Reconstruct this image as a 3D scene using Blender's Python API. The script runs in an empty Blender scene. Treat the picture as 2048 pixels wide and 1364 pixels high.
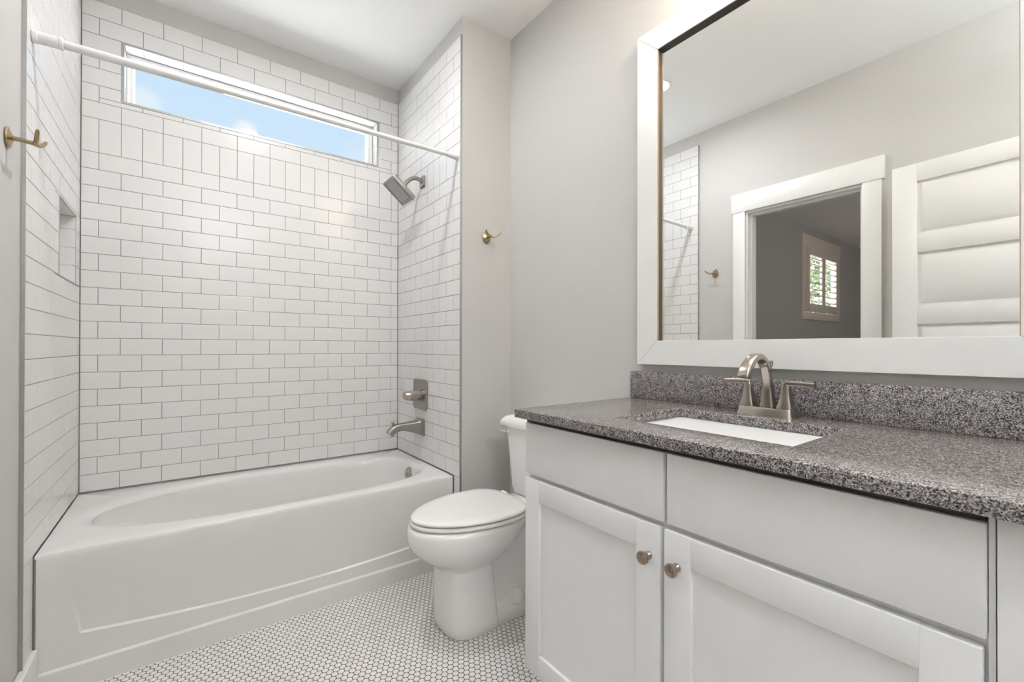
import bpy, bmesh, math, random
from mathutils import Vector, Matrix
S = bpy.context.scene
C = S.collection
PI = math.pi
random.seed(4)

# ---------------------------------------------------------------- camera
F_PX = 882.75
cam_d = bpy.data.cameras.new('camera')
cam = bpy.data.objects.new('camera', cam_d)
C.objects.link(cam)
S.camera = cam
cam_d.sensor_fit = 'HORIZONTAL'
cam_d.sensor_width = 36.0
cam_d.lens = 36.0 * F_PX / 2048
cam_d.shift_y = 9.9 / 2048
cam_d.clip_start = 0.01
CZ = 1.13
yaw, pitch, roll = 0.63993, 0.00364, 0.00218
fwd = Vector((math.sin(yaw) * math.cos(pitch), math.cos(yaw) * math.cos(pitch), math.sin(pitch)))
rt = Vector((math.cos(yaw), -math.sin(yaw), 0))
up = rt.cross(fwd)
r2 = rt * math.cos(roll) + up * math.sin(roll)
u2 = -rt * math.sin(roll) + up * math.cos(roll)
M = Matrix.Identity(4)
for i in range(3):
    M[i][0] = r2[i]; M[i][1] = u2[i]; M[i][2] = -fwd[i]
M[2][3] = CZ
cam.matrix_world = M

# ---------------------------------------------------------------- view, world, light levels
S.view_settings.view_transform = 'Standard'
S.view_settings.look = 'None'
S.view_settings.exposure = 1.47
S.view_settings.gamma = 1.0
S.cycles.use_denoising = True
S.cycles.max_bounces = 14
S.cycles.diffuse_bounces = 8
S.cycles.glossy_bounces = 6
S.cycles.transparent_max_bounces = 12
S.cycles.sample_clamp_indirect = 6.0
S.cycles.caustics_reflective = False
S.cycles.caustics_refractive = False
CAN_STRENGTH = 148.0       # recessed ceiling light
VANITY_STRENGTH = 11.0     # bulbs of the bar above the mirror
BEDROOM_FILL = 5.0  # added fill lamp that lifts the bedroom, never in view
FILL_BOWL_STRENGTH, FILL_BOWL_UP = 7.0, 80.0   # added fill light, unseen behind the camera: shade, upward glow
VANITY_UP = 640.0          # up-facing discs added in the vanity shades to bounce light off the ceiling
SKY_STRENGTH = 0.375

W = bpy.data.worlds.new('sky')
S.world = W
W.use_nodes = True
nt = W.node_tree
nt.nodes.clear()
def wn(t, **k):
    n = nt.nodes.new(t)
    for a, b in k.items(): setattr(n, a, b)
    return n
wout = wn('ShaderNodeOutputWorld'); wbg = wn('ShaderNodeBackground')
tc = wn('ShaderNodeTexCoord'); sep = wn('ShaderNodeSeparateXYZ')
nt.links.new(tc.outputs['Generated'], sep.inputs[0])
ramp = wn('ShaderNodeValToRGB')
ramp.color_ramp.elements[0].position = 0.0; ramp.color_ramp.elements[0].color = (9.6, 9.8, 10.2, 1)  # unseen horizon glow added to light the window reveal and ceiling
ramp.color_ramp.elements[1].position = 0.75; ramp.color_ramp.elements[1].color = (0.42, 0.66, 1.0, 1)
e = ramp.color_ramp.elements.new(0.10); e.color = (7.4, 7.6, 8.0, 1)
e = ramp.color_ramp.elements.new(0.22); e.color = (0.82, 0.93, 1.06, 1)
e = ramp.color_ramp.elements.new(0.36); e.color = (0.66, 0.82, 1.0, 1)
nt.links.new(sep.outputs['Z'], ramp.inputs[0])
noi = wn('ShaderNodeTexNoise'); noi.inputs['Scale'].default_value = 9.0; noi.inputs['Detail'].default_value = 6
nt.links.new(tc.outputs['Generated'], noi.inputs['Vector'])
def cloud(direction, radius, amount):
    d = wn('ShaderNodeVectorMath', operation='DISTANCE')
    nt.links.new(tc.outputs['Generated'], d.inputs[0]); d.inputs[1].default_value = direction
    j = wn('ShaderNodeMath', operation='MULTIPLY_ADD')
    nt.links.new(noi.outputs['Fac'], j.inputs[0]); j.inputs[1].default_value = radius * 1.1
    nt.links.new(d.outputs['Value'], j.inputs[2])
    m = wn('ShaderNodeMapRange', interpolation_type='SMOOTHSTEP')
    nt.links.new(j.outputs[0], m.inputs['Value'])
    m.inputs['From Min'].default_value = radius * 1.55; m.inputs['From Max'].default_value = radius * 0.85
    m.inputs['To Min'].default_value = 0.0; m.inputs['To Max'].default_value = amount
    return m.outputs[0]
c1 = cloud((-0.054, 0.917, 0.390), 0.030, 0.55)
c2 = cloud((0.088, 0.918, 0.384), 0.026, 1.0)
c3 = cloud((0.33, 0.88, 0.36), 0.10, 0.30)
mx = wn('ShaderNodeMath', operation='MAXIMUM'); nt.links.new(c1, mx.inputs[0]); nt.links.new(c2, mx.inputs[1])
mx2 = wn('ShaderNodeMath', operation='MAXIMUM'); nt.links.new(mx.outputs[0], mx2.inputs[0]); nt.links.new(c3, mx2.inputs[1])
wmix = wn('ShaderNodeMix', data_type='RGBA')
nt.links.new(mx2.outputs[0], wmix.inputs['Factor']); nt.links.new(ramp.outputs[0], wmix.inputs['A'])
wmix.inputs['B'].default_value = (0.95, 0.97, 1.0, 1)
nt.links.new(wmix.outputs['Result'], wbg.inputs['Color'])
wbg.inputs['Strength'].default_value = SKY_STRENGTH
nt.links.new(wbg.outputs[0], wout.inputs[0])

sun_d = bpy.data.lights.new('sun', 'SUN'); sun_d.energy = 2.5; sun_d.angle = math.radians(2)
sun = bpy.data.objects.new('sun', sun_d); C.objects.link(sun)
sun.rotation_euler = Vector((-.5, .75, -.8)).to_track_quat('-Z', 'Y').to_euler()

# ---------------------------------------------------------------- materials
MATS = {}
class NB:
    """small node builder"""
    def __init__(s, name):
        s.m = bpy.data.materials.new(name); s.m.use_nodes = True
        s.t = s.m.node_tree; s.t.nodes.clear()
        s.out = s.n('ShaderNodeOutputMaterial'); s.b = s.n('ShaderNodeBsdfPrincipled')
        s.l(s.b.outputs[0], s.out.inputs[0])
    def n(s, t, **k):
        q = s.t.nodes.new(t)
        for a, b in k.items(): setattr(q, a, b)
        return q
    def l(s, a, b): s.t.links.new(a, b)
    def put(s, inp, v):
        if hasattr(v, 'links') or hasattr(v, 'is_linked'): s.l(v, inp)
        else: inp.default_value = v
    def math(s, op, a, b=0.0, c=0.0):
        q = s.n('ShaderNodeMath', operation=op)
        for i, v in enumerate((a, b, c)):
            if hasattr(v, 'is_linked'): s.l(v, q.inputs[i])
            else: q.inputs[i].default_value = v
        return q.outputs[0]
    def vmath(s, op, a, b=None, out=0):
        q = s.n('ShaderNodeVectorMath', operation=op)
        for i, v in enumerate((a, b)):
            if v is None: continue
            if hasattr(v, 'is_linked'): s.l(v, q.inputs[i])
            else: q.inputs[i].default_value = v
        return q.outputs[out]
    def mix(s, f, a, b):
        q = s.n('ShaderNodeMix', data_type='RGBA')
        for k, v in (('Factor', f), ('A', a), ('B', b)):
            if hasattr(v, 'is_linked'): s.l(v, q.inputs[k])
            else: q.inputs[k].default_value = v
        return q.outputs['Result']
    def ramp(s, f, stops, interp='LINEAR'):
        q = s.n('ShaderNodeValToRGB'); cr = q.color_ramp; cr.interpolation = interp
        cr.elements[0].position, cr.elements[0].color = stops[0]
        cr.elements[1].position, cr.elements[1].color = stops[-1]
        for p, c in stops[1:-1]:
            e = cr.elements.new(p); e.color = c
        s.l(f, q.inputs[0]); return q.outputs[0]
    def bump(s, h, strength, dist=0.001):
        q = s.n('ShaderNodeBump'); q.inputs['Strength'].default_value = strength
        q.inputs['Distance'].default_value = dist
        s.l(h, q.inputs['Height']); s.l(q.outputs[0], s.b.inputs['Normal'])
def c4(r, g=None, b=None):
    return (r, r if g is None else g, r if b is None else b, 1)
def mat(name, col, rough=0.5, metal=0.0, spec=0.5, noise=None, bump=None, coat=0.0, aniso=0.0):
    k = NB(name)
    k.b.inputs['Base Color'].default_value = c4(*col)
    k.b.inputs['Roughness'].default_value = rough
    k.b.inputs['Metallic'].default_value = metal
    k.b.inputs['Specular IOR Level'].default_value = spec
    k.b.inputs['Coat Weight'].default_value = coat
    if aniso: k.b.inputs['Anisotropic'].default_value = aniso
    if noise or bump:
        g = k.n('ShaderNodeNewGeometry')
        tx = k.n('ShaderNodeTexNoise'); tx.inputs['Detail'].default_value = 5
        k.l(g.outputs['Position'], tx.inputs['Vector'])
        tx.inputs['Scale'].default_value = (noise or bump)[0]
        if noise:
            a = noise[1]
            k.l(k.mix(tx.outputs['Fac'], c4(*[x * (1 - a) for x in col]), c4(*[min(1, x * (1 + a)) for x in col])), k.b.inputs['Base Color'])
        if bump:
            if noise:
                tx2 = k.n('ShaderNodeTexNoise'); tx2.inputs['Scale'].default_value = bump[0]
                k.l(g.outputs['Position'], tx2.inputs['Vector']); tx = tx2
            k.bump(tx.outputs['Fac'], bump[1])
    MATS[name] = k.m
    return k.m
def emat(name, col, strength):
    k = NB(name)
    k.b.inputs['Base Color'].default_value = c4(*col)
    k.b.inputs['Emission Color'].default_value = c4(*col)
    k.b.inputs['Emission Strength'].default_value = strength
    MATS[name] = k.m
    return k.m

PAINT = mat('greige wall paint', (0.560, 0.549, 0.535), 0.62, spec=0.3, bump=(220, 0.06), noise=(1.3, 0.012))
CEIL = mat('white ceiling paint', (0.87, 0.87, 0.865), 0.8, spec=0.2)
TRIM = mat('white trim paint', (0.77, 0.768, 0.757), 0.35)
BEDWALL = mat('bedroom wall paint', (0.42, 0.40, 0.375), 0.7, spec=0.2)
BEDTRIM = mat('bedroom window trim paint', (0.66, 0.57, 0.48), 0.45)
CAB = mat('light grey cabinet paint', (0.84, 0.84, 0.85), 0.38, noise=(3, 0.008))
CABDARK = mat('cabinet shadow gap', (0.30, 0.30, 0.30), 0.6)
TILE = mat('white glazed tile', (0.728, 0.722, 0.716), 0.21, noise=(2.2, 0.012), bump=(9, 0.05))
GROUT = mat('grey grout', (0.25, 0.245, 0.235), 0.85)
EDGE = mat('brushed edge trim', (0.42, 0.42, 0.41), 0.42, metal=0.75, noise=(40, 0.08))
TUB = mat('white acrylic', (0.735, 0.73, 0.722), 0.16)
CERAM = mat('white vitreous china', (0.81, 0.81, 0.80), 0.08)
SEAT = mat('white seat plastic', (0.83, 0.83, 0.82), 0.16)
NICKEL = mat('brushed nickel', (0.47, 0.425, 0.385), 0.20, metal=1.0, noise=(60, 0.05), aniso=0.4)
NICKELD = mat('dark brushed nickel', (0.36, 0.335, 0.31), 0.33, metal=1.0)
BRASS = mat('antique brass', (0.43, 0.318, 0.19), 0.24, metal=1.0)
CHROME = mat('polished chrome', (0.75, 0.75, 0.76), 0.08, metal=1.0)
BRONZE = mat('warm bronze', (0.40, 0.315, 0.25), 0.26, metal=1.0)
RODW = mat('white enamel', (0.74, 0.735, 0.73), 0.22)
VINYL = mat('white window vinyl', (0.84, 0.84, 0.83), 0.35)
GASKET = mat('grey gasket', (0.22, 0.22, 0.22), 0.6)
LINER = mat('raw wood liner', (0.50, 0.36, 0.22), 0.5, noise=(30, 0.2))
LINERD = mat('dark mirror edge', (0.085, 0.072, 0.058), 0.45)
GAP_SHADOW = mat('dark recess', (0.03, 0.03, 0.03), 0.6)  # near-black stand-in for shade in narrow gaps
BEDFLOOR = mat('bedroom wood floor', (0.25, 0.17, 0.11), 0.4, noise=(8, 0.2))
LEAF = mat('tree leaves', (0.10, 0.17, 0.06), 0.6, noise=(4, 0.4))
BARK = mat('tree bark', (0.14, 0.10, 0.07), 0.9)
SIDING = mat('pale siding', (0.11, 0.104, 0.10), 0.7)
ROOFW = mat('white canopy cloth', (0.75, 0.80, 0.82), 0.6)
GRASS = mat('lawn', (0.16, 0.22, 0.09), 0.9, noise=(3, 0.3))

def m_glass():
    k = NB('window glass'); t = k.t
    tr = k.n('ShaderNodeBsdfTransparent'); tr.inputs[0].default_value = (0.97, 0.985, 0.98, 1)
    gl = k.n('ShaderNodeBsdfGlossy'); gl.inputs['Roughness'].default_value = 0.0
    lw = k.n('ShaderNodeLayerWeight'); lw.inputs[0].default_value = 0.5
    fr = k.math('MULTIPLY_ADD', k.math('POWER', lw.outputs['Facing'], 5.0), 0.6, 0.025)
    mxs = k.n('ShaderNodeMixShader')
    k.l(fr, mxs.inputs[0]); k.l(tr.outputs[0], mxs.inputs[1]); k.l(gl.outputs[0], mxs.inputs[2])
    k.l(mxs.outputs[0], k.out.inputs[0]); return k.m
GLASS = m_glass()
MIRROR = mat('silvered mirror', (0.93, 0.94, 0.935), 0.0, metal=1.0)

def m_hex():
    k = NB('white hexagon mosaic'); P = 0.0218; R3 = math.sqrt(3)
    g = k.n('ShaderNodeNewGeometry')
    p = k.vmath('SUBTRACT', g.outputs['Position'], (0.9578, 1.1953, 0))
    p = k.vmath('MULTIPLY', p, (1 / P, 1 / P, 0))
    p = k.vmath('ADD', p, (400.0, 400 * R3, 0))
    def cell(q):
        s_ = k.n('ShaderNodeSeparateXYZ'); k.l(q, s_.inputs[0])
        fx = k.math('SUBTRACT', k.math('FLOORED_MODULO', s_.outputs[0], 1.0), 0.5)
        fy = k.math('SUBTRACT', k.math('FLOORED_MODULO', s_.outputs[1], R3), R3 / 2)
        c_ = k.n('ShaderNodeCombineXYZ'); k.l(fx, c_.inputs[0]); k.l(fy, c_.inputs[1])
        return c_.outputs[0]
    a = cell(k.vmath('ADD', p, (0.5, R3 / 2, 0))); b = cell(p)
    la = k.vmath('LENGTH', a, out=1); lb = k.vmath('LENGTH', b, out=1)
    use_b = k.math('LESS_THAN', lb, la)
    mv = k.n('ShaderNodeMix', data_type='VECTOR')
    k.l(use_b, mv.inputs['Factor']); k.l(a, mv.inputs[4]); k.l(b, mv.inputs[5])
    gv = mv.outputs[1]
    ab = k.vmath('ABSOLUTE', gv)
    s_ = k.n('ShaderNodeSeparateXYZ'); k.l(ab, s_.inputs[0])
    d1 = k.vmath('DOT_PRODUCT', ab, (0.5, R3 / 2, 0), out=1)
    d = k.math('MAXIMUM', s_.outputs[0], d1)
    ln = k.math('MULTIPLY', k.vmath('LENGTH', gv, out=1), 0.93)
    d = k.math('MAXIMUM', d, ln)
    mr = k.n('ShaderNodeMapRange', interpolation_type='SMOOTHSTEP')
    k.l(d, mr.inputs['Value']); mr.inputs['From Min'].default_value = 0.425; mr.inputs['From Max'].default_value = 0.462
    mr.inputs['To Min'].default_value = 1.0; mr.inputs['To Max'].default_value = 0.0
    cid = k.vmath('SUBTRACT', p, gv)
    cid = k.vmath('SNAP', k.vmath('ADD', cid, (0.25, 0.25, 0)), (0.5, R3 / 2, 1))
    wnz = k.n('ShaderNodeTexWhiteNoise', noise_dimensions='2D'); k.l(cid, wnz.inputs['Vector'])
    tcol = k.mix(wnz.outputs['Value'], (0.735, 0.72, 0.70, 1), (0.80, 0.785, 0.77, 1))
    k.l(k.mix(mr.outputs[0], (0.115, 0.10, 0.09, 1), tcol), k.b.inputs['Base Color'])
    k.l(k.math('MULTIPLY_ADD', mr.outputs[0], -0.55, 0.85), k.b.inputs['Roughness'])
    k.bump(mr.outputs[0], 0.5, 0.0008)
    return k.m
HEX = m_hex()

def m_granite():
    k = NB('speckled grey granite')
    g = k.n('ShaderNodeNewGeometry')
    v = k.n('ShaderNodeTexVoronoi'); v.inputs['Scale'].default_value = 500; v.inputs['Randomness'].default_value = 1
    n1 = k.n('ShaderNodeTexNoise'); n1.inputs['Scale'].default_value = 340; n1.inputs['Detail'].default_value = 3
    n2 = k.n('ShaderNodeTexNoise'); n2.inputs['Scale'].default_value = 60; n2.inputs['Detail'].default_value = 4
    for q in (v, n1, n2): k.l(g.outputs['Position'], q.inputs['Vector'])
    s_ = k.n('ShaderNodeSeparateColor'); k.l(v.outputs['Color'], s_.inputs[0])
    f = k.math('MULTIPLY_ADD', n1.outputs['Fac'], 0.9, k.math('MULTIPLY_ADD', s_.outputs[0], 0.5, -0.2))
    f = k.math('ADD', f, k.math('MULTIPLY_ADD', n2.outputs['Fac'], 0.35, -0.175))
    base = k.ramp(f, [(0.26, c4(0.008, 0.008, 0.009)), (0.38, c4(0.050, 0.048, 0.050)), (0.50, c4(0.165, 0.155, 0.158)),
                      (0.62, c4(0.30, 0.278, 0.275)), (0.78, c4(0.50, 0.465, 0.45))])
    pk = k.math('GREATER_THAN', s_.outputs[1], 0.80)
    col = k.mix(k.math('MULTIPLY', pk, 0.35), base, c4(0.40, 0.32, 0.30))
    k.l(col, k.b.inputs['Base Color'])
    k.b.inputs['Roughness'].default_value = 0.19
    return k.m
GRANITE = m_granite()

def m_spray():
    k = NB('nozzle face')
    tcn = k.n('ShaderNodeTexCoord')
    mp = k.vmath('MULTIPLY', tcn.outputs['Object'], (95, 95, 95))
    fr_ = k.vmath('FRACTION', mp)
    c_ = k.vmath('SUBTRACT', fr_, (0.5, 0.5, 0.5))
    s_ = k.n('ShaderNodeSeparateXYZ'); k.l(c_, s_.inputs[0])
    cc = k.n('ShaderNodeCombineXYZ'); k.l(s_.outputs[0], cc.inputs[0]); k.l(s_.outputs[1], cc.inputs[1])
    d = k.vmath('LENGTH', cc.outputs[0], out=1)
    f = k.math('LESS_THAN', d, 0.27)
    k.l(k.mix(f, c4(0.42, 0.42, 0.42), c4(0.17, 0.18, 0.19)), k.b.inputs['Base Color'])
    k.b.inputs['Roughness'].default_value = 0.35; k.b.inputs['Metallic'].default_value = 0.5
    return k.m
SPRAY = m_spray()

# ---------------------------------------------------------------- mesh helpers
def bx(bm, x0, x1, y0, y1, z0, z1, bev=0.0, seg=2, mi=0, xf=None):
    v = [bm.verts.new((x, y, z)) for x in (x0, x1) for y in (y0, y1) for z in (z0, z1)]
    fs = [bm.faces.new([v[i] for i in f]) for f in ((0, 1, 3, 2), (4, 6, 7, 5), (0, 4, 5, 1), (2, 3, 7, 6), (0, 2, 6, 4), (1, 5, 7, 3))]
    for f in fs: f.material_index = mi
    if bev > 0:
        es = list({e for f in fs for e in f.edges})
        r = bmesh.ops.bevel(bm, geom=es, offset=bev, segments=seg, affect='EDGES', profile=0.5, clamp_overlap=True)
        nv = list({w for f in r['faces'] for w in f.verts} | {w for w in v if w.is_valid})
        for f in r['faces']: f.material_index = mi
    else: nv = v
    if xf is not None: bmesh.ops.transform(bm, matrix=xf, verts=nv)
    return nv
def loft(bm, rings, cap0=True, cap1=True, closed=True, mi=0):
    vr = [[bm.verts.new(p) for p in r] for r in rings]
    n = len(vr[0])
    for a, b in zip(vr, vr[1:]):
        for i in range(n if closed else n - 1):
            j = (i + 1) % n
            f = bm.faces.new((a[i], a[j], b[j], b[i])); f.material_index = mi
    if cap0: bm.faces.new(list(reversed(vr[0]))).material_index = mi
    if cap1: bm.faces.new(vr[-1]).material_index = mi
    return vr
def lathe(bm, prof, origin, axis, n=32, cap0=True, cap1=True, sy=1.0, mi=0):
    """prof: (distance along axis, radius)"""
    ax = Vector(axis).normalized(); o = Vector(origin)
    t = Vector((0, 0, 1)) if abs(ax.z) < 0.9 else Vector((1, 0, 0))
    u = ax.cross(t).normalized(); w = ax.cross(u)
    rings = [[o + ax * d + u * (r * math.cos(2 * PI * i / n)) + w * (r * sy * math.sin(2 * PI * i / n)) for i in range(n)] for d, r in prof]
    return loft(bm, rings, cap0, cap1, mi=mi)
def tube(bm, pts, rad, n=16, mi=0):
    pts = [Vector(p) for p in pts]
    rad = rad if isinstance(rad, (list, tuple)) else [rad] * len(pts)
    t0 = (pts[1] - pts[0]).normalized()
    ref = Vector((0, 0, 1)) if abs(t0.z) < 0.9 else Vector((1, 0, 0))
    u = t0.cross(ref).normalized(); rings = []
    for i, p in enumerate(pts):
        t = (pts[min(i + 1, len(pts) - 1)] - pts[max(i - 1, 0)]).normalized()
        u = (u - t * u.dot(t)).normalized(); w = t.cross(u)
        rings.append([p + u * (rad[i] * math.cos(2 * PI * k / n)) + w * (rad[i] * math.sin(2 * PI * k / n)) for k in range(n)])
    return loft(bm, rings, mi=mi)
def bez(p0, p1, p2, p3, n):
    out = []
    for i in range(n + 1):
        t = i / n; s = 1 - t
        out.append(Vector(p0) * s**3 + Vector(p1) * 3 * s * s * t + Vector(p2) * 3 * s * t * t + Vector(p3) * t**3)
    return out
def rrect(w, h, r, n=5):
    """rounded rectangle outline (2-D, counter-clockwise), centred"""
    o = []
    for cx, cy, a in ((w / 2 - r, h / 2 - r, 0), (-w / 2 + r, h / 2 - r, 90), (-w / 2 + r, -h / 2 + r, 180), (w / 2 - r, -h / 2 + r, 270)):
        for i in range(n + 1):
            b = math.radians(a + 90 * i / n)
            o.append((cx + r * math.cos(b), cy + r * math.sin(b)))
    return o
def obj(name, bm, mats, parent=None, smooth=35):
    bmesh.ops.recalc_face_normals(bm, faces=bm.faces[:])
    me = bpy.data.meshes.new(name); bm.to_mesh(me); bm.free()
    for m in (mats if isinstance(mats, (list, tuple)) else [mats]): me.materials.append(m)
    if smooth:
        for p in me.polygons: p.use_smooth = True
        me.set_sharp_from_angle(angle=math.radians(smooth))
    o = bpy.data.objects.new(name, me); C.objects.link(o)
    if parent is not None:
        o.parent = parent
        o.matrix_parent_inverse = parent.matrix_world.inverted() if parent.type != 'EMPTY' else Matrix.Translation(-Vector(parent.location))
    return o
def tag(o, label=None, cat=None, group=None, kind=None):
    if label: o['label'] = label
    if cat: o['category'] = cat
    if group: o['group'] = group
    if kind: o['kind'] = kind
    return o
def empty(name, loc, label, cat, group=None, kind=None):
    o = bpy.data.objects.new(name, None); C.objects.link(o); o.location = loc
    o.empty_display_size = 0.05
    return tag(o, label, cat, group, kind)
def struct(name, bm, m, label, cat, parent=None, smooth=35):
    o = obj(name, bm, m, parent, smooth)
    if parent is None: tag(o, label, cat, None, 'structure')
    return o
B = bmesh.new

# ---------------------------------------------------------------- room dimensions
XL, XLP = -0.380, -0.389          # tiled / painted left wall face
XR, XRP = 1.135, 1.144            # tiled / painted alcove wall face
YB, YBP = 2.790, 2.799            # tiled / painted back wall face
XW = 1.451                        # right wall (mirror, vanity, toilet tank)
YN = 1.967                        # face of the short wall beside the tub
ZC = 2.836                        # ceiling
YF = -1.30                        # wall behind the camera
ROW, Z0, NROW = 0.0784, 0.463, 29
ZT = Z0 + ROW * NROW              # top of the tile

# ---------------------------------------------------------------- large structure
b = B(); bx(b, -0.52, 1.60, YF - .12, 2.95, -0.10, 0.0)
struct('floor', b, HEX, 'white hexagon mosaic bathroom floor with dark grout', 'floor', smooth=0)
b = B(); bx(b, -0.52, 1.60, YF - .12, 3.00, ZC, ZC + .10)
struct('ceiling', b, CEIL, 'white bathroom ceiling', 'ceiling', smooth=0)
# back wall with window hole
WX0, WX1, WZ0, WZ1 = -0.231, 0.992, 2.299, 2.570
b = B()
bx(b, -0.52, WX0 - .009, YBP, 2.95, 0, ZC); bx(b, WX1 + .009, 1.60, YBP, 2.95, 0, ZC)
bx(b, WX0 - .009, WX1 + .009, YBP, 2.95, 0, WZ0 - .009); bx(b, WX0 - .009, WX1 + .009, YBP, 2.95, WZ1 + .009, ZC)
wall_back = struct('wall_back', b, PAINT, 'greige painted back wall above and behind the tub tile', 'wall', smooth=0)
# left wall with door opening and shower niche
DY0, DY1, DZ = 0.867, 1.557, 2.120
NY0, NY1, NZ0, NZ1, ND = 2.374, 2.690, 1.405, 1.700, 0.092
b = B()
bx(b, -0.52, XLP, YF - .12, DY0, 0, ZC); bx(b, -0.52, XLP, DY0, DY1, DZ, ZC); bx(b, -0.52, XLP, DY1, NY0, 0, ZC)
bx(b, -0.52, XLP, NY1, YBP, 0, ZC); bx(b, -0.52, XLP, NY0, NY1, 0, NZ0); bx(b, -0.52, XLP, NY0, NY1, NZ1, ZC)
bx(b, -0.52, XLP - ND - .004, NY0, NY1, NZ0, NZ1)
wall_left = struct('wall_left', b, PAINT, 'greige painted left wall with the doorway', 'wall', smooth=0)
b = B(); bx(b, XW, 1.60, YF - .12, YN, 0, ZC)
struct('wall_right', b, PAINT, 'greige painted right wall behind toilet and mirror', 'wall', smooth=0)
b = B(); bx(b, XRP, 1.60, YN, YBP, 0, ZC)
wall_alcove = struct('wall_alcove', b, PAINT, 'short greige wall between tub alcove and toilet', 'wall', smooth=0)
b = B(); bx(b, XLP, XW, YF - .12, YF, 0, ZC)
struct('wall_front', b, PAINT, 'greige wall behind the camera', 'wall', smooth=0)

# ---------------------------------------------------------------- subway tile (one mesh per wall: tiles and grout)
GW, TH, CH = 0.0026, 0.0088, 0.0011
def subtract(r, h):
    u0, u1, v0, v1 = r; a0, a1, b0, b1 = h
    if u1 <= a0 or u0 >= a1 or v1 <= b0 or v0 >= b1: return [r]
    o = []
    if v0 < b0: o.append((u0, u1, v0, b0))
    if v1 > b1: o.append((u0, u1, b1, v1))
    m0, m1 = max(v0, b0), min(v1, b1)
    if u0 < a0: o.append((u0, a0, m0, m1))
    if u1 > a1: o.append((a1, u1, m0, m1))
    return o
def tile_rects(u0, u1, half_a, half_b, first_z=0, holes=(), step=0.1564):
    """half_a: a joint of the even rows, half_b: a joint of the odd rows"""
    rects = []
    k = first_z
    while k < NROW:
        z0 = Z0 + k * ROW; z1 = z0 + ROW
        if k == 20:
            z1 = z0 + 2 * ROW; st = step / 2; j = half_b
        else:
            st = step; j = half_a if k % 2 == 0 else half_b
        a = j - math.ceil((j - u0) / st + 1) * st
        while a < u1:
            p, q = max(a, u0), min(a + st, u1)
            if q - p > 0.004: rects.append((p, q, z0, z1))
            a += st
        k += 2 if k == 20 else 1
    for h in holes:
        rects = [s_ for r in rects for s_ in subtract(r, h)]
    return [r for r in rects if r[1] - r[0] > 0.005 and r[3] - r[2] > 0.005]
def put_tiles(bm, rects, fn, grout=True, gholes=()):
    for u0, u1, v0, v1 in rects:
        g = GW / 2
        o = [(u0 + g, v0 + g), (u1 - g, v0 + g), (u1 - g, v1 - g), (u0 + g, v1 - g)]
        i_ = [(u0 + g + CH, v0 + g + CH), (u1 - g - CH, v0 + g + CH), (u1 - g - CH, v1 - g - CH), (u0 + g + CH, v1 - g - CH)]
        r0 = [fn(u, v, TH - 0.003) for u, v in o]; r1 = [fn(u, v, TH - 0.0005) for u, v in o]; r2_ = [fn(u, v, TH) for u, v in i_]
        loft(bm, [r0, r1, r2_], cap0=False)
    if grout:
        us = [r[0] for r in rects] + [r[1] for r in rects]; vs = [r[2] for r in rects] + [r[3] for r in rects]
        gr = [(min(us), max(us), min(vs), max(vs))]
        for h in gholes: gr = [s_ for r in gr for s_ in subtract(r, h)]
        for u0, u1, v0, v1 in gr:
            vv = [bm.verts.new(fn(u, v, TH - 0.0012)) for u, v in ((u0, v0), (u1, v0), (u1, v1), (u0, v1))]
            bm.faces.new(vv).material_index = 1
RP = 0.1564
# back wall
win = (WX0 - .0105, WX1 + .0105, WZ0 - .0105, WZ1 + .0105)
b = B()
put_tiles(b, tile_rects(XL + .001, XR - .001, -0.2408, -0.319, 0, [win]), lambda u, v, d: (u, YBP - d, v), gholes=[win])
# tiled window reveal
def strip(u0, u1, w, j): 
    o, a = [], j
    while a < u1:
        p, q = max(a, u0), min(a + RP, u1)
        if q - p > .005: o.append((p, q, 0.0, w))
        a += RP
    return o
RD = 0.076
put_tiles(b, strip(WX0, WX1, RD, -0.319), lambda u, v, d: (u, YB + v, WZ1 + .009 - d))
put_tiles(b, strip(WX0, WX1, RD, -0.319), lambda u, v, d: (u, YB + v, WZ0 - .009 + d))
put_tiles(b, strip(WZ0, WZ1, RD, WZ0 - .02), lambda u, v, d: (WX1 + .009 - d, YB + v, u))
put_tiles(b, strip(WZ0, WZ1, RD, WZ0 - .02), lambda u, v, d: (WX0 - .009 + d, YB + v, u))
obj('wall_tile', b, [TILE, GROUT], wall_back, smooth=0)
# right (faucet) wall, above the rim and the strip in front of the tub
b = B()
RY0 = 1.972
put_tiles(b, tile_rects(RY0, YB - .001, 2.744, 2.667, 0, (), .1556), lambda u, v, d: (XRP - d, u, v))
low = [(RY0, 2.032, Z0 - (i + 1) * ROW, Z0 - i * ROW) for i in range(5)] + [(RY0, 2.032, 0.002, Z0 - 5 * ROW)]
put_tiles(b, low, lambda u, v, d: (XRP - d, u, v))
obj('wall_tile', b, [TILE, GROUT], wall_alcove, smooth=0)
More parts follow.
